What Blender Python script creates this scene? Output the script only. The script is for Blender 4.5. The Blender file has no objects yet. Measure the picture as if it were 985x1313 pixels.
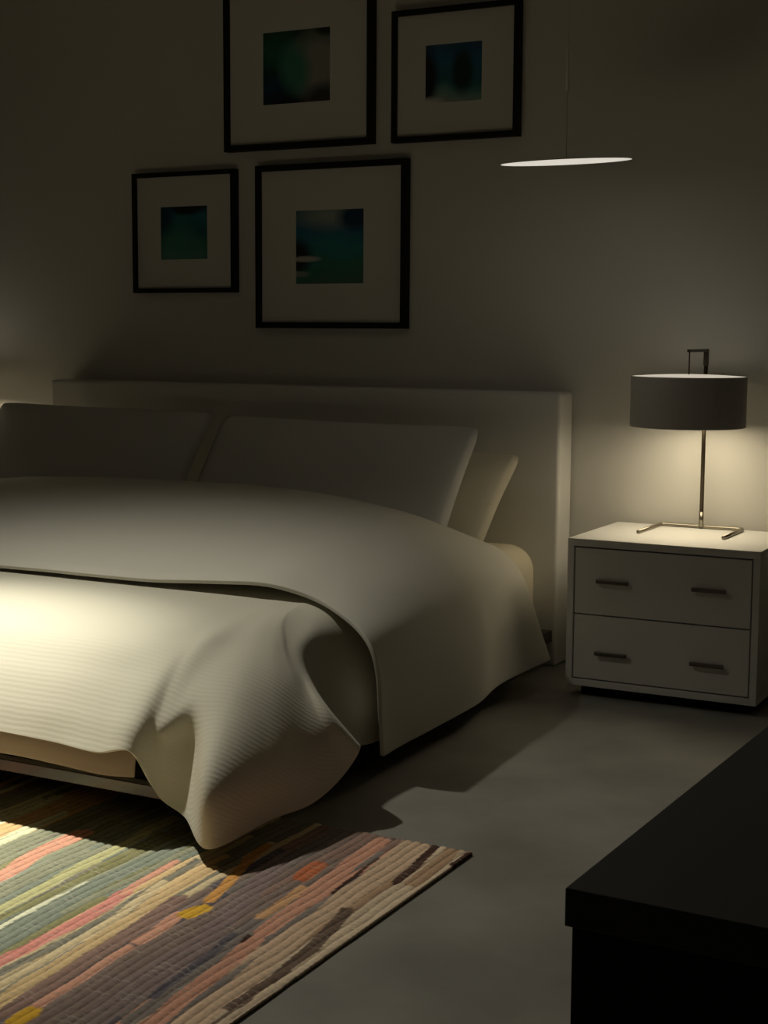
import bpy, bmesh, math, random
import numpy as np
from mathutils import Vector, Matrix, noise as mnoise

sc = bpy.context.scene
COL = sc.collection
random.seed(7)


# ------------------------------------------------------------------ helpers
def lin(c):
    return tuple(((v / 12.92) if v <= 0.04045 else ((v + 0.055) / 1.055) ** 2.4) for v in c)


def material(name, color, rough=0.6, metal=0.0, spec=0.5, emit=None, estr=0.0):
    m = bpy.data.materials.new(name)
    m.use_nodes = True
    b = m.node_tree.nodes['Principled BSDF']
    b.inputs['Base Color'].default_value = (*color, 1)
    b.inputs['Roughness'].default_value = rough
    b.inputs['Metallic'].default_value = metal
    b.inputs['Specular IOR Level'].default_value = spec
    if emit:
        b.inputs['Emission Color'].default_value = (*emit, 1)
        b.inputs['Emission Strength'].default_value = estr
    return m


def noisy(m, scale, c0, c1, detail=6, bump=0.0, bscale=None, coord='Object'):
    """mottled colour from noise, optional fine bump"""
    nt = m.node_tree
    N, L = nt.nodes, nt.links
    b = N['Principled BSDF']
    tc = N.new('ShaderNodeTexCoord')
    n = N.new('ShaderNodeTexNoise')
    n.inputs['Scale'].default_value = scale
    n.inputs['Detail'].default_value = detail
    L.new(tc.outputs[coord], n.inputs['Vector'])
    r = N.new('ShaderNodeValToRGB')
    r.color_ramp.elements[0].position = 0.32
    r.color_ramp.elements[1].position = 0.68
    r.color_ramp.elements[0].color = (*c0, 1)
    r.color_ramp.elements[1].color = (*c1, 1)
    L.new(n.outputs['Fac'], r.inputs['Fac'])
    L.new(r.outputs['Color'], b.inputs['Base Color'])
    if bump:
        n2 = N.new('ShaderNodeTexNoise')
        n2.inputs['Scale'].default_value = bscale or scale * 8
        n2.inputs['Detail'].default_value = 3
        L.new(tc.outputs[coord], n2.inputs['Vector'])
        bp = N.new('ShaderNodeBump')
        bp.inputs['Strength'].default_value = bump
        bp.inputs['Distance'].default_value = 0.002
        L.new(n2.outputs['Fac'], bp.inputs['Height'])
        L.new(bp.outputs['Normal'], b.inputs['Normal'])
    return m


def link(o, parent=None):
    COL.objects.link(o)
    if parent is not None:
        o.parent = parent
    return o


def mesh_obj(name, verts, faces, m, parent=None, smooth=False, loc=(0, 0, 0)):
    me = bpy.data.meshes.new(name)
    me.from_pydata([tuple(v) for v in verts], [], faces)
    me.materials.append(m)
    if smooth:
        me.polygons.foreach_set('use_smooth', [True] * len(me.polygons))
    me.update()
    o = bpy.data.objects.new(name, me)
    o.location = loc
    return link(o, parent)


def bm_obj(name, bm, m, parent=None, smooth=False, loc=(0, 0, 0)):
    bmesh.ops.recalc_face_normals(bm, faces=bm.faces)
    me = bpy.data.meshes.new(name)
    bm.to_mesh(me)
    bm.free()
    me.materials.append(m)
    if smooth:
        me.polygons.foreach_set('use_smooth', [True] * len(me.polygons))
    o = bpy.data.objects.new(name, me)
    o.location = loc
    return link(o, parent)


def add_box(bm, lo, hi, bevel=0.0, seg=2):
    lo, hi = Vector(lo), Vector(hi)
    r = bmesh.ops.create_cube(bm, size=1.0)
    vs = r['verts']
    for v in vs:
        v.co = Vector([(lo[i] + hi[i]) / 2 + v.co[i] * (hi[i] - lo[i]) for i in range(3)])
    if bevel:
        es = list({e for v in vs for e in v.link_edges})
        bmesh.ops.bevel(bm, geom=es, offset=bevel, segments=seg, profile=0.5, affect='EDGES')
    return bm


def box(name, lo, hi, m, parent=None, bevel=0.0, seg=2, smooth=False):
    bm = bmesh.new()
    add_box(bm, lo, hi, bevel, seg)
    return bm_obj(name, bm, m, parent, smooth)


def add_tube(bm, pts, r, n=12):
    """round bar swept along points (r: number or list)"""
    pts = [Vector(p) for p in pts]
    rs = r if isinstance(r, (list, tuple)) else [r] * len(pts)
    rings = []
    for i, p in enumerate(pts):
        a = pts[max(i - 1, 0)]
        b = pts[min(i + 1, len(pts) - 1)]
        d = (b - a).normalized()
        up = Vector((0, 0, 1)) if abs(d.z) < 0.9 else Vector((1, 0, 0))
        x = d.cross(up).normalized()
        y = d.cross(x).normalized()
        rings.append([bm.verts.new(p + (x * math.cos(t) + y * math.sin(t)) * rs[i])
                      for t in [2 * math.pi * k / n for k in range(n)]])
    for i in range(len(rings) - 1):
        for k in range(n):
            bm.faces.new((rings[i][k], rings[i][(k + 1) % n], rings[i + 1][(k + 1) % n], rings[i + 1][k]))
    bm.faces.new(rings[0])
    bm.faces.new(list(reversed(rings[-1])))


def add_lathe(bm, prof, n=64, close=False):
    """revolve (radius, z) profile about Z"""
    rings = [[bm.verts.new((r * math.cos(2 * math.pi * k / n), r * math.sin(2 * math.pi * k / n), z))
              for k in range(n)] for r, z in prof]
    idx = list(range(len(rings) - 1)) + ([-1] if close else [])
    for i in idx:
        A, B = rings[i], rings[i + 1]
        for k in range(n):
            bm.faces.new((A[k], A[(k + 1) % n], B[(k + 1) % n], B[k]))
    return rings


def empty(name, loc, label=None, cat=None, group=None, rz=0.0):
    o = bpy.data.objects.new(name, None)
    o.empty_display_size = 0.1
    o.location = loc
    o.rotation_euler = (0, 0, rz)
    return tag(link(o), label, cat, group)


def tag(o, label=None, cat=None, group=None, kind=None):
    if label:
        o['label'] = label
    if cat:
        o['category'] = cat
    if group:
        o['group'] = group
    if kind:
        o['kind'] = kind
    return o


def catmull(ctrl, ns, nt):
    """bicubic Catmull-Rom surface through a grid of control points -> dense grid"""
    C = np.array(ctrl, float)

    def along(A, n):
        k = A.shape[0]
        P = np.concatenate([2 * A[:1] - A[1:2], A, 2 * A[-1:] - A[-2:-1]])
        out = []
        for i in range(k - 1):
            p0, p1, p2, p3 = P[i], P[i + 1], P[i + 2], P[i + 3]
            for j in range(n):
                t = j / n
                out.append(0.5 * (2 * p1 + (p2 - p0) * t + (2 * p0 - 5 * p1 + 4 * p2 - p3) * t * t
                                  + (3 * p1 - p0 - 3 * p2 + p3) * t ** 3))
        out.append(A[-1])
        return np.array(out)
    G = along(C, ns)
    G = along(G.transpose(1, 0, 2), nt).transpose(1, 0, 2)
    return G


def cloth_obj(name, G, m, parent=None, thick=0.0, uvdir=True, flip=False):
    ni, nj = G.shape[:2]
    V = G.reshape(-1, 3)
    F = []
    for i in range(ni - 1):
        for j in range(nj - 1):
            q = (i * nj + j, (i + 1) * nj + j, (i + 1) * nj + j + 1, i * nj + j + 1)
            F.append(q[::-1] if flip else q)
    o = mesh_obj(name, V, F, m, parent, smooth=True)
    # metric UV: u along the edge of the cloth, v along its drop
    seg = np.linalg.norm(np.diff(G, axis=1), axis=2)
    v = np.concatenate([np.zeros((ni, 1)), np.cumsum(seg, axis=1)], axis=1)
    su = np.linalg.norm(np.diff(G, axis=0), axis=2)
    u = np.concatenate([np.zeros((1, nj)), np.cumsum(su, axis=0)], axis=0)
    uv = o.data.uv_layers.new(name='UVMap')
    li = np.empty(len(o.data.loops), dtype=np.int32)
    o.data.loops.foreach_get('vertex_index', li)
    uvs = np.stack([u.reshape(-1)[li], v.reshape(-1)[li]], -1).astype(np.float32)
    uv.data.foreach_set('uv', uvs.ravel())
    if thick:
        s = o.modifiers.new('thickness', 'SOLIDIFY')
        s.thickness = thick
        s.offset = -1.0
        s.use_even_offset = False
        b = o.modifiers.new('round', 'BEVEL')
        b.width = thick * 0.42
        b.segments = 3
        b.limit_method = 'ANGLE'
        b.angle_limit = math.radians(60)
    return o


# ------------------------------------------------------------------ materials
M = {}
M['wall'] = noisy(material('wall_paint', (0.64, 0.625, 0.58), 0.9, spec=0.2), 1.3,
                  (0.625, 0.612, 0.568), (0.655, 0.64, 0.595), bump=0.05, bscale=180)
M['wall_dark'] = material('wall_low_bounce', (0.13, 0.125, 0.115), 0.9, spec=0.2)  # for the unseen walls, tone kept dark to cut bounced light
M['ceiling'] = material('ceiling_paint', (0.45, 0.44, 0.42), 0.95, spec=0.1)
M['white'] = noisy(material('white_lacquer', (0.72, 0.70, 0.665), 0.42, spec=0.4), 3,
                   (0.77, 0.76, 0.735), (0.80, 0.79, 0.765))
M['headboard'] = noisy(material('headboard_white', (0.66, 0.63, 0.58), 0.55, spec=0.35), 2.5,
                       (0.73, 0.72, 0.69), (0.755, 0.745, 0.715))
M['dark_gap'] = material('dark_gap', (0.012, 0.011, 0.010), 0.8, spec=0.1)
M['handle'] = material('dark_nickel', (0.16, 0.145, 0.125), 0.35, metal=0.9)
M['nickel'] = material('brushed_nickel', (0.32, 0.29, 0.235), 0.32, metal=1.0)
M['bronze'] = material('dark_bronze', (0.075, 0.06, 0.042), 0.35, metal=0.9)
M['black'] = noisy(material('black_stain', (0.02, 0.02, 0.02), 0.6, spec=0.3), 6,
                   (0.014, 0.014, 0.014), (0.019, 0.019, 0.018))
M['black_lit_top'] = material('black_stain_lit_top', (0.085, 0.085, 0.082), 0.5, spec=0.4)  # lighter copy of the dresser black: light on its top put into the colour
M['frame'] = material('black_frame', (0.007, 0.006, 0.005), 0.6, spec=0.25)
M['mat'] = material('mat_board', (0.64, 0.625, 0.58), 0.9, spec=0.1)
M['bedwood'] = material('dark_bed_rail', (0.06, 0.04, 0.03), 0.22, spec=0.6)
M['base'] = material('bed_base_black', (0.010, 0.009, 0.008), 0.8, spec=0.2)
M['shade'] = noisy(material('lamp_shade_fabric', (0.58, 0.565, 0.55), 0.9, spec=0.1), 60,
                   (0.57, 0.555, 0.54), (0.59, 0.575, 0.56), bump=0.1, bscale=900)
M['liner'] = material('shade_lining', (0.75, 0.72, 0.66), 0.8)
M['diff_dn'] = material('diffuser_lower', (0.8, 0.78, 0.72), 0.6, emit=(1.0, 0.85, 0.58), estr=5.7)
M['diff_up'] = material('diffuser_upper', (0.8, 0.78, 0.72), 0.6, emit=(1.0, 0.90, 0.72), estr=0.52)
M['pend'] = material('pendant_glow', (0.8, 0.78, 0.72), 0.5, emit=(1.0, 0.95, 0.84), estr=0.62)
M['pend_rim'] = material('pendant_rim', (0.30, 0.28, 0.25), 0.6)
M['cord'] = material('pendant_cord', (0.56, 0.54, 0.49), 0.8)
M['stem'] = material('pendant_stem', (0.88, 0.86, 0.82), 0.35)


def fabric(name, c, weave=700, bump=0.25, ribs=None):
    m = material(name, c, 0.92, spec=0.12)
    nt = m.node_tree
    N, L = nt.nodes, nt.links
    b = N['Principled BSDF']
    b.inputs['Sheen Weight'].default_value = 0.15
    tc = N.new('ShaderNodeTexCoord')
    n = N.new('ShaderNodeTexNoise')
    n.inputs['Scale'].default_value = weave
    n.inputs['Detail'].default_value = 2
    L.new(tc.outputs['Object'], n.inputs['Vector'])
    bp = N.new('ShaderNodeBump')
    bp.inputs['Strength'].default_value = bump
    bp.inputs['Distance'].default_value = 0.0015
    L.new(n.outputs['Fac'], bp.inputs['Height'])
    last = bp
    if ribs:
        uvn = N.new('ShaderNodeTexCoord')
        w = N.new('ShaderNodeTexWave')
        w.wave_type = 'BANDS'
        w.bands_direction = 'Y'
        w.inputs['Scale'].default_value = 0.314 / ribs
        w.inputs['Distortion'].default_value = 1.6
        w.inputs['Detail'].default_value = 2
        w.inputs['Detail Scale'].default_value = 1.2
        L.new(uvn.outputs['UV'], w.inputs['Vector'])
        b2 = N.new('ShaderNodeBump')
        b2.inputs['Strength'].default_value = 0.16
        b2.inputs['Distance'].default_value = 0.0015
        L.new(w.outputs['Fac'], b2.inputs['Height'])
        L.new(bp.outputs['Normal'], b2.inputs['Normal'])
        last = b2
    L.new(last.outputs['Normal'], b.inputs['Normal'])
    return m


M['coverlet'] = fabric('coverlet_knit', (0.70, 0.67, 0.56), 500, 0.3, ribs=0.0125)
M['lining'] = fabric('coverlet_lining', (0.46, 0.36, 0.27), 500, 0.2)  # brown holds the warm bounce from the rug on the hem
M['duvet'] = fabric('duvet_cotton', (0.66, 0.64, 0.56), 600, 0.15)
M['pillow'] = fabric('pillow_cotton', (0.67, 0.665, 0.635), 600, 0.15)
M['pillow_cream'] = fabric('cream_pillow_cotton', (0.68, 0.64, 0.51), 600, 0.15)
M['sheet'] = fabric('fitted_sheet', (0.72, 0.66, 0.50), 600, 0.12)

fl = material('concrete', (0.2, 0.2, 0.19), 0.55, spec=0.35)
M['floor'] = noisy(fl, 2.6, (0.24, 0.232, 0.21), (0.37, 0.358, 0.32), detail=9, bump=0.12, bscale=40)

# ------------------------------------------------------------------ room shell
XL, XR, YF, ZC = -4.3, 3.6, -7.4, 2.8
T = 0.12
tag(box('floor', (XL - T, YF - T, -T), (XR + T, T, 0), M['floor']), kind='structure')
tag(box('ceiling', (XL - T, YF - T, ZC), (XR + T, T, ZC + T), M['ceiling']), kind='structure')
tag(box('wall_back', (XL, 0, 0), (XR, T, ZC), M['wall']), kind='structure')
tag(box('wall_front', (XL, YF - T, 0), (XR, YF, ZC), M['wall_dark']), kind='structure')
tag(box('wall_left', (XL - T, YF, 0), (XL, 0, ZC), M['wall_dark']), kind='structure')
tag(box('wall_right', (XR, YF, 0), (XR + T, 0, ZC), M['wall_dark']), kind='structure')

# ------------------------------------------------------------------ bed frame
bed = empty('bed_frame', (-1.5, -1.2, 0), 'low bed frame with plain white panel headboard and dark rails', 'bed')


def at_parent(o, parent):
    """keep world coordinates of a mesh whose vertices are in world space"""
    o.location = -Vector(parent.location)
    return o


def wbox(name, lo, hi, m, parent, bevel=0.0, seg=2, smooth=False):
    return at_parent(box(name, lo, hi, m, parent, bevel, seg, smooth), parent)


hb = wbox('headboard', (-2.60, -0.128, 0.0), (-0.412, -0.012, 0.93), M['headboard'], bed, bevel=0.012, seg=4)
hb['label'] = 'white panel headboard'
wbox('side_rail', (-2.57, -2.17, 0.085), (-2.535, -0.128, 0.125), M['bedwood'], bed, bevel=0.003)
wbox('side_rail', (-0.465, -2.17, 0.085), (-0.425, -0.128, 0.125), M['bedwood'], bed, bevel=0.003)
fr = wbox('foot_rail', (-2.57, -2.20, 0.086), (-0.425, -2.17, 0.115), M['bedwood'], bed, bevel=0.002)
fr['label'] = 'polished dark foot rail'
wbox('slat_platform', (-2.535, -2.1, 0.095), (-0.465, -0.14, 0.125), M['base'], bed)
wbox('plinth', (-2.48, -1.95, 0.0), (-0.52, -0.14, 0.095), M['base'], bed)  # black base widened to deepen the shade under the bed

bm = bmesh.new()
add_box(bm, (-2.53, -2.08, 0.126), (-0.468, -0.13, 0.422), bevel=0.09, seg=8)
mat_o = bm_obj('mattress', bm, M['sheet'], None, smooth=True)
tag(mat_o, 'cream sheeted mattress showing beside the headboard at bed side', 'mattress')

# ------------------------------------------------------------------ coverlet (ribbed, hangs over the foot)
Z0 = 0.452
st = []
for x, dz in ((-2.42, 0), (-2.0, 0.002), (-1.6, 0), (-1.3, -.003), (-1.05, 0.0), (-0.88, 0.002), (-0.76, -.002)):
    st.append([(x, -1.30, Z0), (x, -1.88, 0.45), (x, -2.09, 0.424), (x, -2.215, 0.366), (x, -2.292, 0.295), (x, -2.335, 0.226 + dz)])
st += [
    [(-.67, -1.3, Z0), (-.655, -1.88, .449), (-.648, -2.08, .421), (-.645, -2.20, .364), (-.64, -2.285, .292), (-.635, -2.34, .219)],
    [(-.64, -1.3, Z0), (-.59, -1.86, .447), (-.565, -2.05, .416), (-.552, -2.175, .352), (-.546, -2.252, .276), (-.545, -2.284, .214)],
    [(-.62, -1.3, Z0), (-.54, -1.86, .446), (-.522, -2.07, .402), (-.510, -2.218, .276), (-.512, -2.215, .205), (-.527, -2.213, .100)],
    [(-.60, -1.3, Z0), (-.515, -1.83, .445), (-.480, -2.02, .402), (-.460, -2.170, .312), (-.450, -2.185, .215), (-.440, -2.236, .073)],
    [(-.58, -1.3, Z0), (-.495, -1.80, .444), (-.430, -1.985, .404), (-.372, -2.155, .318), (-.320, -2.320, .183), (-.312, -2.326, .047)],
    [(-.57, -1.3, Z0), (-.49, -1.77, .444), (-.405, -1.94, .401), (-.330, -2.06, .322), (-.268, -2.155, .19), (-.272, -2.140, .067)],
    [(-.56, -1.3, Z0), (-.482, -1.74, .444), (-.400, -1.895, .396), (-.320, -1.975, .32), (-.255, -2.03, .20), (-.240, -2.027, .076)],
    [(-.55, -1.3, Z0), (-.485, -1.70, .446), (-.408, -1.855, .394), (-.332, -1.918, .325), (-.250, -1.96, .225), (-.222, -1.915, .113)],
    [(-.54, -1.3, Z0), (-.482, -1.65, .447), (-.412, -1.802, .398), (-.350, -1.872, .335), (-.262, -1.912, .265), (-.200, -1.872, .175)],
    [(-.53, -1.3, Z0), (-.468, -1.58, .447), (-.406, -1.72, .402), (-.380, -1.762, .32), (-.356, -1.762, .22), (-.338, -1.725, .12)],
    [(-.53, -1.28, Z0), (-.45, -1.50, .445), (-.395, -1.58, .40), (-.362, -1.59, .32), (-.345, -1.58, .2), (-.338, -1.57, .09)],
    [(-.53, -1.25, Z0), (-.45, -1.36, .445), (-.395, -1.40, .40), (-.355, -1.40, .32), (-.34, -1.40, .2), (-.335, -1.40, .09)],
]
for k_, s_ in enumerate(st[:8]):          # foot hem sits close to the mattress end
    f_ = 1.0
    for q_, (dy_, dz_) in ((3, (.02, -.006)), (4, (.032, -.011)), (5, (.038, -.012))):
        a_ = s_[q_]
        s_[q_] = (a_[0], a_[1] + dy_ * f_, a_[2] + dz_ * f_)
G = catmull(st, 12, 10)
# slight softness of the cloth
for i in range(G.shape[0]):
    for j in range(G.shape[1]):
        v = Vector(G[i, j])
        G[i, j, 2] += 0.0035 * mnoise.noise(v * 5.0) * (j / G.shape[1])
cov = cloth_obj('coverlet', G, M['coverlet'], None, thick=0.008, flip=True)
tag(cov, 'ribbed cream coverlet over the bed foot, its corner hanging to the rug', 'coverlet')
# lining hem that shows below the foot edge
lg = []
for s in st[:9]:
    x = s[0][0] if s[5][0] < -0.7 else s[5][0]
    dz = s[5][2] - 0.226
    lg.append([(x, -2.205, 0.29), (x, -2.247, 0.25 + dz * .5), (x, -2.272, 0.21 + dz), (x, -2.278, 0.168 + dz)])
lin_o = cloth_obj('lining', catmull(lg, 8, 5), M['lining'], cov, thick=0.005, flip=True)
lin_o['label'] = 'lining hem below the foot edge, rug bounce painted into its brown'

# ------------------------------------------------------------------ duvet (upper layer, over the sides)
r0 = [(-2.69, -.45, .09), (-2.665, -.45, .2), (-2.62, -.46, .36), (-2.54, -.52, .5), (-2.42, -.555, .574),
      (-2.05, -.56, .602), (-1.6, -.56, .612), (-1.25, -.56, .603), (-.97, -.56, .582), (-.78, -.56, .553), (-.66, -.545, .522),
      (-.545, -.47, .468), (-.475, -.43, .428), (-.415, -.42, .355), (-.375, -.42, .26), (-.343, -.42, .17), (-.31, -.42, .088)]


def row(y, ztop, side, left=0.0):
    xs = [-2.42, -2.05, -1.6, -1.25, -.97, -.78]
    L = [(-2.69, y, .08), (-2.675, y, .2), (-2.63, y, .36), (-2.55, y, .5)]
    return L + [(x, y, z) for x, z in zip(xs, ztop)] + [(a, y + d, z) for a, d, z in side]


r1 = row(-.76, (.58, .607, .615, .61, .597, .575), [(-.63, 0, .552), (-.52, 0, .503), (-.440, 0, .446), (-.378, 0, .362), (-.352, 0, .265), (-.345, 0, .17), (-.328, 0, .08)])
r2 = row(-1.0, (.575, .598, .604, .603, .598, .585), [(-.62, 0, .567), (-.49, 0, .527), (-.395, 0, .468), (-.325, 0, .38), (-.298, 0, .275), (-.293, 0, .17), (-.30, 0, .072)])
r3 = row(-1.28, (.545, .56, .566, .567, .567, .562), [(-.61, 0, .551), (-.48, 0, .515), (-.38, 0, .461), (-.312, 0, .38), (-.286, 0, .28), (-.288, 0, .175), (-.30, 0, .068)])
r4 = row(-1.5, (.512, .518, .522, .524, .527, .529), [(-.605, 0, .526), (-.475, 0, .496), (-.37, 0, .45), (-.30, 0, .384), (-.276, 0, .295), (-.280, 0, .185), (-.298, 0, .068)])
r5 = row(-1.63, (.487, .487, .488, .490, .495, .503), [(-.60, 0, .504), (-.47, .02, .475), (-.36, 0, .437), (-.292, -.01, .385), (-.268, 0, .31), (-.275, .03, .19), (-.295, .08, .068)])
r6 = row(-1.665, (.4705, .4705, .4705, .4725, .478, .489), [(-.598, 0, .494), (-.467, .02, .468), (-.357, 0, .432), (-.288, -.01, .382), (-.264, 0, .309), (-.271, .03, .19), (-.292, .08, .068)])
GD = catmull([r0, r1, r2, r3, r4, r5, r6], 12, 9)
for i in range(GD.shape[0]):
    for j in range(GD.shape[1]):
        v = Vector(GD[i, j])
        GD[i, j, 2] += 0.006 * mnoise.noise(v * 2.4) + 0.002 * mnoise.noise(v * 7)
duv = cloth_obj('duvet', GD, M['duvet'], None, thick=0.012, flip=False)
tag(duv, 'plain pale duvet spread from the pillows down the bed side', 'duvet')


# ------------------------------------------------------------------ pillows
def pillow(name, w, h, t, center, lean, m, label, roll=0.0, sag=0.0, seed=0):
    n = 40
    V, idx = [], {}
    F = []
    for side in (1, -1):
        for i in range(n + 1):
            for j in range(n + 1):
                a, b = -1 + 2 * i / n, -1 + 2 * j / n
                edge = i in (0, n) or j in (0, n)
                if edge and side == -1:
                    idx[(side, i, j)] = idx[(1, i, j)]
                    continue
                # gently concave sides, rounded corners
                sx = 1 - 0.015 * (1 - b * b) - 0.03 * abs(b) ** 10
                sy = 1 - 0.035 * (1 - a * a) - 0.03 * abs(a) ** 10
                x = a * sx * w / 2
                y = b * sy * h / 2
                f = max(0.0, (1 - abs(a) ** 3.2) * (1 - abs(b) ** 2.6)) ** 0.55
                z = side * (t / 2) * f
                nz = mnoise.noise(Vector((x * 4 + seed, y * 4, side * 3.0))) * 0.008 * f
                y2 = y - sag * (1 - b) * 0.0
                idx[(side, i, j)] = len(V)
                V.append((x, y2, z + nz))
        for i in range(n):
            for j in range(n):
                q = [idx[(side, i, j)], idx[(side, i + 1, j)], idx[(side, i + 1, j + 1)], idx[(side, i, j + 1)]]
                F.append(q if side == 1 else q[::-1])
    o = mesh_obj(name, V, F, m, None, smooth=True)
    up = Vector((0, math.cos(lean), math.sin(lean)))
    nrm = Vector((1, 0, 0)).cross(up)
    R = Matrix(((1, up.x, nrm.x), (0, up.y, nrm.y), (0, up.z, nrm.z))).to_4x4()
    o.matrix_world = Matrix.Translation(center) @ R @ Matrix.Rotation(roll, 4, 'Z')
    return tag(o, label, 'pillow')


pillow('pillow', 1.03, 0.50, 0.13, (-2.214, -0.425, 0.642), math.radians(53), M['pillow'],
       'grey pillow on the left side of the bed, leaning on the headboard', roll=-.01, seed=1)
pillow('pillow', 1.03, 0.50, 0.11, (-1.134, -0.455, 0.628), math.radians(52), M['pillow'],
       'grey front pillow on the right, with a cream pillow behind it', roll=-.012, seed=4)
pillow('pillow', 1.11, 0.43, 0.10, (-1.08, -0.335, 0.585), math.radians(42), M['pillow_cream'],
       'cream pillow tucked behind the right grey pillow, nearest the lamp', roll=-.015, seed=9)

# ------------------------------------------------------------------ framed pictures


def print_material(name, seed, stops, blobs):
    """loose watercolour: noise-warped vertical bands of colour with soft blobs on top"""
    m = material(name, (0.1, 0.1, 0.1), 0.5, spec=0.3)
    nt = m.node_tree
    N, L = nt.nodes, nt.links
    b = N['Principled BSDF']
    tc = N.new('ShaderNodeTexCoord')
    nz = N.new('ShaderNodeTexNoise')
    nz.inputs['Scale'].default_value = 7
    nz.inputs['Detail'].default_value = 3
    mp = N.new('ShaderNodeMapping')
    mp.inputs['Location'].default_value = (seed * 3.1, seed * 1.7, seed)
    L.new(tc.outputs['Object'], mp.inputs['Vector'])
    L.new(mp.outputs['Vector'], nz.inputs['Vector'])
    sep = N.new('ShaderNodeSeparateXYZ')
    L.new(tc.outputs['Generated'], sep.inputs['Vector'])
    ad = N.new('ShaderNodeMath')
    ad.operation = 'MULTIPLY_ADD'
    L.new(nz.outputs['Fac'], ad.inputs[0])
    ad.inputs[1].default_value = 0.5
    L.new(sep.outputs['Z'], ad.inputs[2])
    sb = N.new('ShaderNodeMath')
    sb.operation = 'SUBTRACT'
    L.new(ad.outputs[0], sb.inputs[0])
    sb.inputs[1].default_value = 0.25
    r = N.new('ShaderNodeValToRGB')
    cr = r.color_ramp
    cr.elements[0].position, cr.elements[0].color = stops[0][0], (*stops[0][1], 1)
    cr.elements[1].position, cr.elements[1].color = stops[-1][0], (*stops[-1][1], 1)
    for pz, c in stops[1:-1]:
        e = cr.elements.new(pz)
        e.color = (*c, 1)
    L.new(sb.outputs[0], r.inputs['Fac'])
    last = r.outputs['Color']
    for (cx, cz, rx, rz_, c, amt) in blobs:
        m2 = N.new('ShaderNodeMapping')
        m2.inputs['Location'].default_value = (-cx / rx, 0, -cz / rz_)
        m2.inputs['Scale'].default_value = (1 / rx, 0, 1 / rz_)
        L.new(tc.outputs['Generated'], m2.inputs['Vector'])
        wn = N.new('ShaderNodeMixRGB')
        wn.blend_type = 'ADD'
        wn.inputs['Fac'].default_value = 0.35
        L.new(m2.outputs['Vector'], wn.inputs['Color1'])
        L.new(nz.outputs['Color'], wn.inputs['Color2'])
        g = N.new('ShaderNodeTexGradient')
        g.gradient_type = 'SPHERICAL'
        L.new(wn.outputs['Color'], g.inputs['Vector'])
        mu = N.new('ShaderNodeMath')
        mu.operation = 'MULTIPLY'
        mu.use_clamp = True
        L.new(g.outputs['Fac'], mu.inputs[0])
        mu.inputs[1].default_value = amt
        mx = N.new('ShaderNodeMixRGB')
        L.new(mu.outputs[0], mx.inputs['Fac'])
        L.new(last, mx.inputs['Color1'])
        mx.inputs['Color2'].default_value = (*c, 1)
        last = mx.outputs['Color']
    L.new(last, b.inputs['Base Color'])
    return m


BLK, TEAL, DTEAL, BLUE = (.012, .014, .016), (.035, .23, .25), (.015, .11, .135), (.025, .13, .24)
GRN, PALE, SEA, NAVY = (.045, .21, .14), (.50, .50, .45), (.14, .30, .25), (.012, .045, .09)


def picture(x0, x1, z0, z1, rail, art, pm, label, rail_label=None):
    depth = 0.035
    cx = (x0 + x1) / 2
    t = empty('picture_frame', (cx, 0, z0), label, 'picture', 'framed prints above the bed')
    loc = Vector(t.location)
    bm = bmesh.new()
    # mitred rails: one ring swept round the opening
    prof = [(0.0, -0.001), (0.0, -depth), (rail, -depth), (rail, -0.001)]
    cs = [(x0, z0, 1, 1), (x1, z0, -1, 1), (x1, z1, -1, -1), (x0, z1, 1, -1)]
    rings = [[bm.verts.new(Vector((x + sx * o, y, z + sz * o)) - loc) for o, y in prof] for x, z, sx, sz in cs]
    for i in range(4):
        A, B = rings[i], rings[(i + 1) % 4]
        for k in range(4):
            bm.faces.new((A[k], B[k], B[(k + 1) % 4], A[(k + 1) % 4]))
    bmesh.ops.bevel(bm, geom=[e for e in bm.edges if all(abs(v.co.y + depth) < 1e-5 for v in e.verts)],
                    offset=0.0015, segments=2, affect='EDGES')
    bm_obj('border', bm, M['frame'], t)
    # mat board with a real window cut in it, bevelled edge
    a0, a1, b0, b1 = art
    bm = bmesh.new()
    o_ = [(x0 + rail - .002, z0 + rail - .002), (x1 - rail + .002, z0 + rail - .002), (x1 - rail + .002, z1 - rail + .002), (x0 + rail - .002, z1 - rail + .002)]
    i_ = [(a0, b0), (a1, b0), (a1, b1), (a0, b1)]
    d_ = [(a0 - .002, b0 - .002), (a1 + .002, b0 - .002), (a1 + .002, b1 + .002), (a0 - .002, b1 + .002)]
    R0 = [bm.verts.new(Vector((x, -.020, z)) - loc) for x, z in o_]
    R1 = [bm.verts.new(Vector((x, -.020, z)) - loc) for x, z in i_]
    R2 = [bm.verts.new(Vector((x, -.0175, z)) - loc) for x, z in d_]
    R3 = [bm.verts.new(Vector((x, -.0175, z)) - loc) for x, z in o_]
    for A, B in ((R0, R1), (R1, R2), (R2, R3), (R3, R0)):
        for k in range(4):
            bm.faces.new((A[k], A[(k + 1) % 4], B[(k + 1) % 4], B[k]))
    bm_obj('mat', bm, M['mat'], t)
    at_parent(box('print', (a0 - .012, -.0172, b0 - .012), (a1 + .012, -.0152, b1 + .012), pm, t), t)
    return t


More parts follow.
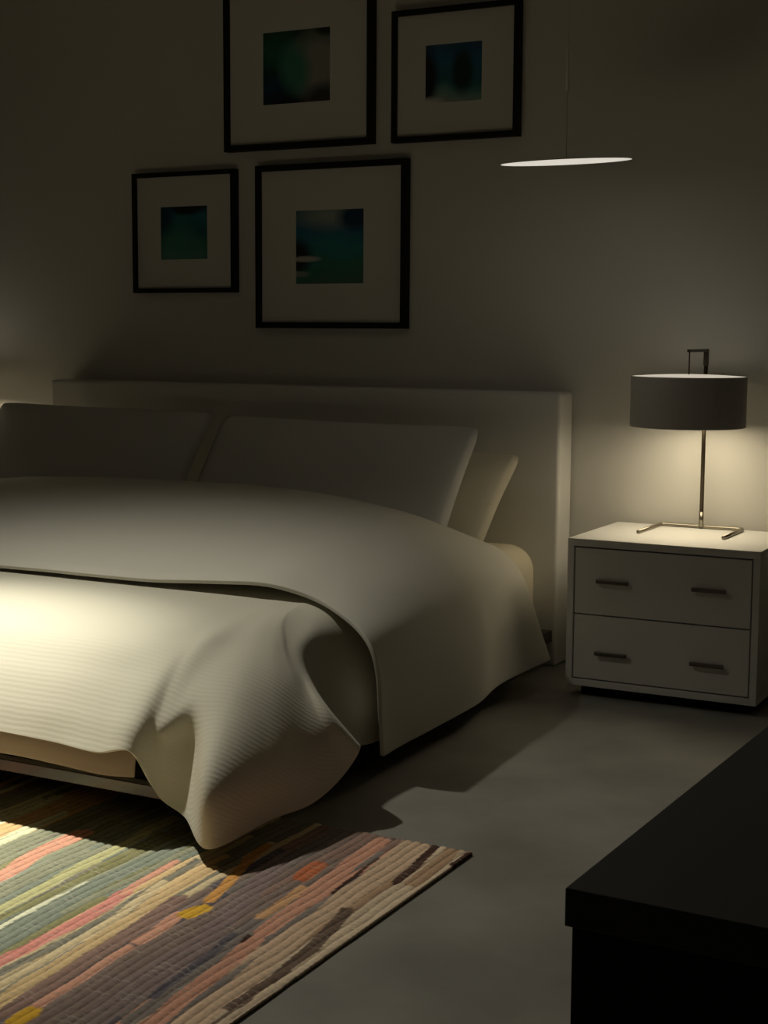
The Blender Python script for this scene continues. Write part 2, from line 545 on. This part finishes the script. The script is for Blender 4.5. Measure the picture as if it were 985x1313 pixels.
picture(-2.254, -1.776, 1.274, 1.733, .017, (-2.125, -1.908, 1.402, 1.602),
        print_material('print_teal', 1.0, [(.0, SEA), (.25, (.06, .22, .17)), (.55, DTEAL), (.8, (.025, .18, .22)), (1., NAVY)],
                       [(.62, .95, .45, .16, BLK, 2.2), (.15, .85, .3, .4, NAVY, 1.5), (.5, .45, .4, .5, (.07, .27, .20), .9)]),
        'smallest black frame with teal print, lowest left of the four pictures')
picture(-1.682, -1.047, 1.140, 1.738, .022, (-1.511, -1.226, 1.303, 1.569),
        print_material('print_sea', 2.0, [(.0, (.08, .17, .13)), (.25, GRN), (.5, TEAL), (.75, BLUE), (1., DTEAL)],
                       [(.6, .92, .6, .22, (.32, .38, .34), 1.3), (.9, .9, .3, .22, NAVY, 2.0), (.08, .42, .3, .3, BLK, 2.2), (.22, .36, .24, .05, PALE, 2.0), (.1, .17, .2, .05, (.28, .32, .27), 2.0)]),
        'large black frame directly over the headboard, blue green seascape print, lower right')
picture(-1.820, -1.187, 1.795, 2.385, .022, (-1.652, -1.367, 1.958, 2.216),
        print_material('print_green', 3.0, [(.0, BLK), (.25, NAVY), (.5, (.008, .045, .035)), (.75, (.018, .13, .09)), (1., (.02, .06, .04))],
                       [(.9, .6, .5, .55, (.30, .30, .26), 1.8), (.52, .55, .28, .42, (.06, .24, .17), 1.7), (.92, .12, .35, .25, (.05, .05, .04), 1.6), (.95, 1.0, .2, .15, (.02, .03, .02), 2.)]),
        'large black frame cut by the photo top, dark green print, upper left')
picture(-1.110, -0.624, 1.792, 2.243, .019, (-.981, -.766, 1.922, 2.118),
        print_material('print_blue', 4.0, [(.0, (.34, .36, .31)), (.22, (.15, .31, .28)), (.36, (.025, .13, .15)), (.7, BLUE), (1., (.03, .07, .14))],
                       [(.05, .55, .3, .6, BLK, 2.4), (.68, .6, .22, .45, (.012, .035, .025), 2.2), (.15, .02, .4, .18, M['mat'].node_tree.nodes['Principled BSDF'].inputs['Base Color'].default_value[:3], 2.)]),
        'black frame with blue print at upper right, nearest the pendant')


# ------------------------------------------------------------------ nightstand
def nightstand(loc, rz, label):
    """origin: back centre on the floor; front faces -Y"""
    t = empty('nightstand', loc, label, 'nightstand', None, rz)
    W, D, zb, zt = 0.600, 0.462, 0.036, 0.4985
    hw = W / 2
    bm = bmesh.new()
    s = 0.021
    add_box(bm, (-hw, -D, zt - 0.0235), (hw, 0, zt), .0012)
    add_box(bm, (-hw, -D, zb), (hw, 0, zb + s), .0012)
    add_box(bm, (-hw, -D, zb + s), (-hw + s, 0, zt - .0235), .001)
    add_box(bm, (hw - s, -D, zb + s), (hw, 0, zt - .0235), .001)
    add_box(bm, (-hw + s, -.012, zb + s), (hw - s, 0, zt - .0235))
    add_box(bm, (-hw + s, -D + .03, .258), (hw - s, -.012, .268))
    bm_obj('case', bm, M['white'], t)
    dk = box('plinth', (-hw + .035, -D + .05, 0), (hw - .035, -.01, zb), M['dark_gap'], t)
    dk['label'] = 'dark recessed plinth'
    g = .0045
    for z0, z1, hz in ((.2635 + g / 2, zt - .0235 - g, .372), (zb + s + g, .2635 - g / 2, .146)):
        bm = bmesh.new()
        add_box(bm, (-hw + s + g, -D + .001, z0), (hw - s - g, -D + .020, z1), .0008)
        add_box(bm, (-hw + s + .03, -D + .020, z0 + .01), (hw - s - .03, -.03, z1 - .03))
        dr = bm_obj('drawer', bm, M['white'], t)
        for hx in (-.150, .151):
            bm = bmesh.new()
            add_box(bm, (hx - .052, -D - .017, hz - .006), (hx + .052, -D - .008, hz + .006), .002)
            for q in (-.040, .040):
                add_box(bm, (hx + q - .004, -D - .010, hz - .004), (hx + q + .004, -D + .002, hz + .004))
            h = bm_obj('handle', bm, M['handle'], dr)
            h['label'] = 'dark metal bar handle'
        # the dark reveal behind the gap is the hollow of the case itself
    return t


NS = (0.0635, -0.028, 0.0)
nightstand(NS, 0.006, 'white two-drawer nightstand under the table lamp, right of the bed')
nightstand((-3.08, -0.028, 0.0), 0.0, 'white two-drawer nightstand on the far side of the bed')


# ------------------------------------------------------------------ table lamp
def table_lamp(loc, label):
    """origin: foot of the pole on the nightstand top"""
    t = empty('table_lamp', loc, label, 'table lamp')
    r = .0062
    bm = bmesh.new()
    # flat U-shaped foot open to the front
    hwf, back, front = .137, .004, -.225
    pts = [(-hwf, front, r), (-hwf, back - .012, r), (-hwf + .0035, back - .0035, r), (-hwf + .012, back, r),
           (hwf - .012, back, r), (hwf - .0035, back - .0035, r), (hwf, back - .012, r), (hwf, front, r)]
    add_tube(bm, pts, r, 14)
    b_ = bm_obj('base', bm, M['nickel'], t, smooth=True)
    bm = bmesh.new()
    add_tube(bm, [(0, 0, .004), (0, 0, .055)], .0078, 16)
    bm_obj('collar', bm, M['nickel'], t, smooth=True)
    bm = bmesh.new()
    add_tube(bm, [(0, 0, .02), (0, 0, .58)], .0066, 16)
    p_ = bm_obj('pole', bm, M['bronze'], t, smooth=True)
    bm = bmesh.new()
    add_box(bm, (-.006, -.190, .5735), (.006, .006, .5825), .0015)
    add_box(bm, (-.0072, -.0072, .53), (.0072, .0072, .5825), .0012)
    bm_obj('arm', bm, M['bronze'], t)
    cy = -.182
    bm = bmesh.new()
    add_tube(bm, [(0, cy, .40), (0, cy, .576)], .0022, 8)
    bm_obj('hanging_rod', bm, M['bronze'], t, smooth=True)
    zb, zt, R = .343, .4985, .1785
    bm = bmesh.new()
    add_lathe(bm, [(R, zb), (R, zt), (R - .0018, zt + .0012), (R - .0036, zt), (R - .0036, zb), (R - .0018, zb - .0012)], 96, close=True)
    sh = bm_obj('lamp_shade', bm, M['shade'], t, smooth=True, loc=(0, cy, 0))
    sh.data.polygons.foreach_set('use_smooth', [True] * len(sh.data.polygons))
    em = sh.modifiers.new('edges', 'EDGE_SPLIT')
    em.split_angle = math.radians(40)
    sh['label'] = 'grey drum lamp shade'
    for nm, z, m_, lb, up in (('diffuser', zt - .001, M['diff_up'], 'glowing upper diffuser disc', 1),
                              ('diffuser', zb + .006, M['diff_dn'], 'bright lower diffuser disc', -1)):
        bm = bmesh.new()
        # disc with a slot for the pole at the back
        n = 72
        ro = R - .0040
        vs_t, vs_b = [], []
        for k in range(n):
            a = 2 * math.pi * k / n
            rr = ro
            if abs(a - math.pi / 2) < .045:
                rr = ro
            vs_t.append(bm.verts.new((rr * math.cos(a), rr * math.sin(a), z + .001)))
            vs_b.append(bm.verts.new((rr * math.cos(a), rr * math.sin(a), z - .001)))
        vm = []
        if up == 1:                      # the upper disc is very slightly domed
            for f_, dz in ((.66, .004), (.33, .006)):
                vm.append([bm.verts.new((ro * f_ * math.cos(2 * math.pi * k / n), ro * f_ * math.sin(2 * math.pi * k / n), z + .001 + dz)) for k in range(n)])
            for A, B in zip([vs_t] + vm[:-1], vm):
                for k in range(n):
                    bm.faces.new((A[k], A[(k + 1) % n], B[(k + 1) % n], B[k]))
            bm.faces.new(vm[-1])
        else:
            bm.faces.new(vs_t)
        bm.faces.new(vs_b[::-1])
        for k in range(n):
            bm.faces.new((vs_t[k], vs_b[k], vs_b[(k + 1) % n], vs_t[(k + 1) % n]))
        d = bm_obj(nm, bm, m_, t, loc=(0, cy, 0))
        d['label'] = lb
    return t


table_lamp((0.060, -0.062, 0.4985), 'lit table lamp with grey drum shade on the right nightstand')
table_lamp((-3.08, -0.062, 0.4985), 'lit table lamp with grey drum shade on the far nightstand')

# ------------------------------------------------------------------ pendant
def pendant(pc, label, tx, ty):
    pc = Vector(pc)
    pen = empty('pendant_lamp', pc, label, 'pendant lamp')
    R_ = .193
    Rot = Matrix.Rotation(math.radians(tx), 4, 'X') @ Matrix.Rotation(math.radians(ty), 4, 'Y')
    bm = bmesh.new()
    rg = add_lathe(bm, [(R_ - .001, 0), (R_ - .02, -.0004), (.10, -.0008), (.03, -.001)], 96)
    bm.faces.new(rg[-1])
    bm.transform(Rot)
    bm_obj('diffuser', bm, M['pend'], pen)['label'] = 'glowing underside disc'
    bm = bmesh.new()
    rg = add_lathe(bm, [(R_ - .001, .0002), (R_, .0005), (R_ - .002, .002), (R_ - .03, .0045), (.06, .006), (.012, .008)], 96)
    bm.faces.new(rg[-1])
    bm.transform(Rot)
    bm_obj('canopy_disc', bm, M['wall'], pen, smooth=True)
    bm = bmesh.new()
    add_tube(bm, [(0, 0, .005), (0, 0, .21)], .0009, 8)
    add_tube(bm, [(0, 0, .35), (0, 0, ZC - pc.z)], .0011, 8)
    bm_obj('cord', bm, M['cord'], pen, smooth=True)
    bm = bmesh.new()
    add_tube(bm, [(0, 0, .205), (0, 0, .209), (0, 0, .27), (0, 0, .355)], [.005, .0062, .0044, .0018], 14)
    bm_obj('stem', bm, M['stem'], pen, smooth=True)['label'] = 'pale tapered stem on the cord'


pendant((-0.222, -0.6, 1.630), 'slim glowing disc pendant lamp hanging beside the pictures', 4.2, -0.7)
pendant((-1.22, -2.19, 2.07), 'slim disc pendant lamp hanging over the bed foot', 0, 0)

# ------------------------------------------------------------------ black dresser in the foreground
dr = empty('dresser', (1.10, -3.917, 0), 'matt black low dresser in the near right corner', 'dresser', None, -0.025)
box('case', (0.004, 0.004, 0.05), (0.50, 1.396, 0.722), M['black'], dr, bevel=.0015)
box('top', (0, 0, 0.722), (0.505, 1.40, 0.75), M['black_lit_top'], dr, bevel=.0012)
box('plinth', (0.03, 0.03, 0), (0.47, 1.37, 0.05), M['black'], dr)

# ------------------------------------------------------------------ rag rug
X0, X1, Y0, Y1 = -1.95, 0.133, -4.05, -1.968
nx, ny = 760, 300
rng = np.random.RandomState(5)
xs = np.linspace(X0, X1, nx)
ys = np.linspace(Y0, Y1, ny)
XX, YY = np.meshgrid(xs, ys, indexing='ij')


def wob(seed, amp, f):
    rr = np.random.RandomState(seed)
    p = rr.uniform(0, 6.28, 6)
    return amp * sum(np.sin(YY * f * (k + 1) + p[k] + XX * (3 + 2 * k)) / (k + 1) for k in range(6)) / 2


S = lambda *c: np.array(lin([min(1, v / 255 * 1.10 + .11) for v in c]))
PAL = dict(tan=S(204, 170, 118), cream=S(228, 208, 170), grgreen=S(128, 130, 108), salmon=S(214, 146, 122), ltgreen=S(168, 165, 118),
           olive=S(118, 116, 78), creamthin=S(222, 216, 178), grblue=S(118, 126, 112), pink=S(204, 130, 118), grey=S(120, 116, 102),
           cream2=S(206, 186, 146), peach=S(214, 176, 128), brownrib=S(132, 104, 94), yel=S(214, 158, 44), salmon2=S(202, 146, 122),
           orange=S(214, 146, 74), greybrown=S(118, 100, 92), purple=S(126, 108, 106), navy=S(86, 80, 88), greyb=S(120, 110, 104),
           rust=S(186, 100, 62), pinkA=S(198, 142, 118), tanB=S(200, 152, 108), beige=S(196, 166, 138), brown=S(98, 78, 66),
           edge=S(210, 184, 156), dk=S(66, 44, 36), beige2=S(176, 142, 112))
pitch = .0215
sx = (XX - X0 + wob(1, .010, 5.0)) / pitch
si = np.floor(sx).astype(int)
zone_names = [(-9, ['tan', 'cream', 'brownrib', 'salmon', 'grey', 'orange', 'grgreen', 'purple']),
              (-1.0, ['tan', 'cream', 'tan', 'grgreen']),
              (-.78, ['grgreen', 'grblue', 'grey', 'olive', 'grblue']),
              (-.38, ['grey', 'peach', 'cream2', 'brownrib']),
              (-.25, ['brownrib', 'greybrown', 'purple', 'greybrown', 'navy', 'greyb']),
              (-.03, ['pinkA', 'beige', 'greyb', 'beige']), (.05, ['beige', 'edge', 'beige2', 'edge'])]
colr = np.zeros((nx, ny, 3))
for s in range(si.min(), si.max() + 1):
    mk = si == s
    xc = X0 + (s + .5) * pitch
    names = [n for z, n in zone_names if xc >= z][-1]
    cuts = np.sort(rng.uniform(Y0, Y1, 3))
    seg = np.digitize(YY, cuts)
    for g in range(4):
        c = PAL[names[rng.randint(len(names))]] * rng.uniform(.85, 1.12)
        colr[mk & (seg == g)] = c
PATCH = [('tan', .03, [(-.87, -2.6), (-.86, -2.2)]), ('cream', .022, [(-.80, -2.6), (-.82, -2.2)]), ('cream', .02, [(-.90, -2.8), (-.91, -2.1)]),
         ('grgreen', .024, [(-.75, -2.7), (-.76, -2.2)]),
         ('salmon', .030, [(-.655, -2.75), (-.66, -2.58), (-.69, -2.43), (-.69, -2.28)]),
         ('grgreen', .022, [(-.6, -2.75), (-.64, -2.2)]), ('ltgreen', .022, [(-.53, -2.75), (-.55, -2.52), (-.57, -2.1)]),
         ('olive', .014, [(-.5, -2.8), (-.51, -2.5), (-.53, -2.2)]), ('creamthin', .010, [(-.465, -2.85), (-.48, -2.65), (-.48, -2.52)]),
         ('grblue', .030, [(-.43, -2.9), (-.46, -2.57), (-.45, -2.2)]),
         ('pink', .022, [(-.36, -2.95), (-.36, -2.78), (-.37, -2.61), (-.38, -2.53)]), ('salmon', .013, [(-.38, -2.53), (-.39, -2.45), (-.40, -2.33)]),
         ('grey', .014, [(-.325, -2.95), (-.325, -2.76), (-.36, -2.3)]), ('cream2', .015, [(-.29, -3.0), (-.305, -2.73), (-.345, -2.44)]),
         ('peach', .022, [(-.25, -3.05), (-.265, -2.81), (-.30, -2.52), (-.305, -2.33)]),
         ('brownrib', .024, [(-.21, -3.05), (-.235, -2.8), (-.265, -2.5)]),
         ('greybrown', .03, [(-.11, -3.05), (-.15, -2.77), (-.15, -2.5)]), ('purple', .03, [(-.06, -3.0), (-.09, -2.69), (-.16, -2.4), (-.2, -2.22)]),
         ('greyb', .02, [(-.01, -2.98), (-.04, -2.71), (-.08, -2.45)]), ('navy', .012, [(-.035, -2.89), (-.07, -2.6)]),
         ('salmon2', .015, [(-.18, -3.05), (-.19, -2.88), (-.205, -2.74)]), ('salmon2', .02, [(-.205, -2.71), (-.215, -2.57)]),
         ('yel', .022, [(-.18, -3.07), (-.18, -3.03)]), ('yel', .026, [(-.20, -2.56), (-.195, -2.52)]),
         ('orange', .016, [(-.205, -2.48), (-.24, -2.34), (-.28, -2.15)]),
         ('rust', .026, [(-.105, -2.28), (-.12, -2.2)]), ('tanB', .016, [(-.072, -2.5), (-.075, -2.33)]),
         ('pinkA', .024, [(.03, -3.0), (0, -2.78), (-.02, -2.6)]), ('pinkA', .026, [(-.025, -2.56), (-.04, -2.36), (-.08, -2.0)]),
         ('beige', .030, [(.095, -3.05), (.055, -2.71), (.03, -2.48), (.02, -2.24), (-.02, -1.96)]),
         ('brown', .026, [(.135, -3.2), (.115, -2.8), (.10, -2.62), (.06, -2.39)]),
         ('edge', .024, [(.14, -3.1), (.13, -2.6), (.115, -2.35), (.105, -2.0)]), ('edge', .02, [(.125, -2.8), (.125, -2.0)]),
         ('brown', .022, [(.10, -2.86), (.095, -2.62), (.062, -2.4)]),
         ('dk', .013, [(.075, -2.21), (.04, -1.96)]), ('beige2', .022, [(.108, -2.2), (.085, -1.96)]), ('dk', .010, [(.125, -2.06), (.128, -1.98)]),
         ('dk', .006, [(-.005, -2.33), (-.03, -2.1)]), ('dk', .007, [(-.035, -2.62), (-.04, -2.59)])]
wb = wob(3, .006, 9.0)
relief = np.zeros((nx, ny))
for nm, hw_, pts in PATCH:
    d = np.full((nx, ny), 9.0)
    for (ax, ay), (bx, by) in zip(pts[:-1], pts[1:]):
        vx, vy = bx - ax, by - ay
        tt = np.clip(((XX + wb - ax) * vx + (YY - ay) * vy) / (vx * vx + vy * vy), 0, 1)
        dd = np.hypot(XX + wb - ax - tt * vx, YY - ay - tt * vy)
        d = np.minimum(d, dd)
    mk = d < hw_ * (.55 if nm == 'brown' else .8)
    colr[mk] = PAL[nm] * (1 - .10 * rng.rand())
groove = np.abs(sx - np.round(sx)) < .09          # shade in the furrow between neighbouring rags, put into the colour
colr[groove] *= .62
colr *= (1 + .06 * rng.randn(nx // 2, ny, 1).repeat(2, 0))
relief = .0040 * np.sqrt(np.abs(np.sin(np.pi * sx))) + .0005 * np.sin(YY * 2 * np.pi / .017 + si * 2.1)
ZZ = .0045 + relief
V = np.stack([XX, YY, ZZ], -1).reshape(-1, 3)
ids = np.arange(nx * ny).reshape(nx, ny)
F = np.stack([ids[:-1, :-1], ids[1:, :-1], ids[1:, 1:], ids[:-1, 1:]], -1).reshape(-1, 4).tolist()
V = V.tolist()
C_ = colr.reshape(-1, 3).tolist()
rim = [ids[i, 0] for i in range(nx)] + [ids[nx - 1, j] for j in range(1, ny)] + [ids[i, ny - 1] for i in range(nx - 2, -1, -1)] + [ids[0, j] for j in range(ny - 2, 0, -1)]
low = []
for r_ in rim:
    low.append(len(V))
    V.append([V[r_][0], V[r_][1], .0008])
    C_.append((PAL['dk'] * .7).tolist())  # lower rim darkened: shadow of the rug's thickness painted in
for k in range(len(rim)):
    k2 = (k + 1) % len(rim)
    F.append([rim[k2], rim[k], low[k], low[k2]])
F.append(low[::-1])
m = material('rag_weave', (.5, .5, .5), 0.95, spec=0.1)
nt = m.node_tree
at = nt.nodes.new('ShaderNodeAttribute')
at.attribute_name = 'rag'
wv = nt.nodes.new('ShaderNodeTexWave')
wv.bands_direction = 'Y'
wv.inputs['Scale'].default_value = 0.314 / .017
wv.inputs['Distortion'].default_value = 3.0
wv.inputs['Detail'].default_value = 2
tc = nt.nodes.new('ShaderNodeTexCoord')
nt.links.new(tc.outputs['Object'], wv.inputs['Vector'])
mx = nt.nodes.new('ShaderNodeMixRGB')
mx.blend_type = 'MULTIPLY'
mx.inputs['Fac'].default_value = 0.06
nt.links.new(at.outputs['Color'], mx.inputs['Color1'])
nt.links.new(wv.outputs['Color'], mx.inputs['Color2'])
# pale warp threads crossing the rags, coming and going along each strip
w2 = nt.nodes.new('ShaderNodeTexWave')
w2.bands_direction = 'Y'
w2.inputs['Scale'].default_value = 0.314 / .019
w2.inputs['Distortion'].default_value = 1.5
w2.inputs['Detail'].default_value = 1
w2.inputs['Detail Scale'].default_value = 6.0
nt.links.new(tc.outputs['Object'], w2.inputs['Vector'])
th = nt.nodes.new('ShaderNodeMapRange')
th.inputs['From Min'].default_value = 0.80
th.inputs['From Max'].default_value = 0.97
nt.links.new(w2.outputs['Fac'], th.inputs['Value'])
nz = nt.nodes.new('ShaderNodeTexNoise')
nz.inputs['Scale'].default_value = 16
nt.links.new(tc.outputs['Object'], nz.inputs['Vector'])
nm_ = nt.nodes.new('ShaderNodeMapRange')
nm_.inputs['From Min'].default_value = 0.48
nm_.inputs['From Max'].default_value = 0.66
nm_.inputs['To Max'].default_value = 0.4
nt.links.new(nz.outputs['Fac'], nm_.inputs['Value'])
mu = nt.nodes.new('ShaderNodeMath')
mu.operation = 'MULTIPLY'
nt.links.new(th.outputs['Result'], mu.inputs[0])
nt.links.new(nm_.outputs['Result'], mu.inputs[1])
m2 = nt.nodes.new('ShaderNodeMixRGB')
nt.links.new(mu.outputs[0], m2.inputs['Fac'])
nt.links.new(mx.outputs['Color'], m2.inputs['Color1'])
m2.inputs['Color2'].default_value = (.62, .55, .46, 1)
nt.links.new(m2.outputs['Color'], nt.nodes['Principled BSDF'].inputs['Base Color'])
bp = nt.nodes.new('ShaderNodeBump')
bp.inputs['Strength'].default_value = 0.08
bp.inputs['Distance'].default_value = 0.002
nt.links.new(wv.outputs['Fac'], bp.inputs['Height'])
nt.links.new(bp.outputs['Normal'], nt.nodes['Principled BSDF'].inputs['Normal'])
rug = mesh_obj('rug', V, F, m, None, smooth=True)
ca = rug.data.color_attributes.new('rag', 'FLOAT_COLOR', 'POINT')
ca.data.foreach_set('color', np.concatenate([np.array(C_), np.ones((len(C_), 1))], 1).astype(np.float32).ravel())
tag(rug, 'multicoloured striped rag rug on the concrete floor at the bed foot', 'rug')


# ------------------------------------------------------------------ lights
def spot(name, loc, target, power, angle, blend, size, color):
    l = bpy.data.lights.new(name, 'SPOT')
    l.energy = power
    l.spot_size = math.radians(angle)
    l.spot_blend = blend
    l.shadow_soft_size = size
    l.color = color
    o = bpy.data.objects.new(name, l)
    o.location = loc
    o.rotation_euler = (Vector(target) - Vector(loc)).to_track_quat('-Z', 'Y').to_euler()
    return link(o)


spot('pendant_spot', (-1.22, -2.19, 2.05), (-1.20, -2.50, 0.35), 170, 60, 1.0, 0.035, (1.0, 0.95, 0.78))
spot('pendant_flood', (-1.22, -2.19, 2.05), (-0.85, -2.88, 0), 60, 138, 1.0, 0.035, (1.0, 0.95, 0.80))

w = bpy.data.worlds.new('World')
sc.world = w
w.use_nodes = True
w.node_tree.nodes['Background'].inputs['Color'].default_value = (0, 0, 0, 1)

# ------------------------------------------------------------------ camera
cam = bpy.data.cameras.new('camera')
co = link(bpy.data.objects.new('camera', cam))
yaw, pit, rol = 0.49240982, 0.11934466, 0.00573268
cy_, sy_ = math.cos(yaw), math.sin(yaw)
fw = Vector((-sy_ * math.cos(pit), cy_ * math.cos(pit), -math.sin(pit)))
rt = Vector((cy_, sy_, 0))
up = rt.cross(fw)
r2 = rt * math.cos(rol) + up * math.sin(rol)
u2 = up * math.cos(rol) - rt * math.sin(rol)
mw = Matrix((r2, u2, -fw)).transposed().to_4x4()
mw.translation = (1.47029, -4.87752, 1.13588)
co.matrix_world = mw
cam.sensor_fit = 'AUTO'
cam.sensor_width = 36
cam.lens = 1947.53 * 36 / 1313
cam.clip_start = 0.02
sc.camera = co

vs = sc.view_settings
vs.view_transform = 'Standard'
vs.look = 'None'
vs.exposure = 0
vs.gamma = 1
vs.use_curve_mapping = False
sc.cycles.use_denoising = True
sc.cycles.max_bounces = 10
sc.cycles.diffuse_bounces = 6
sc.cycles.sample_clamp_indirect = 4
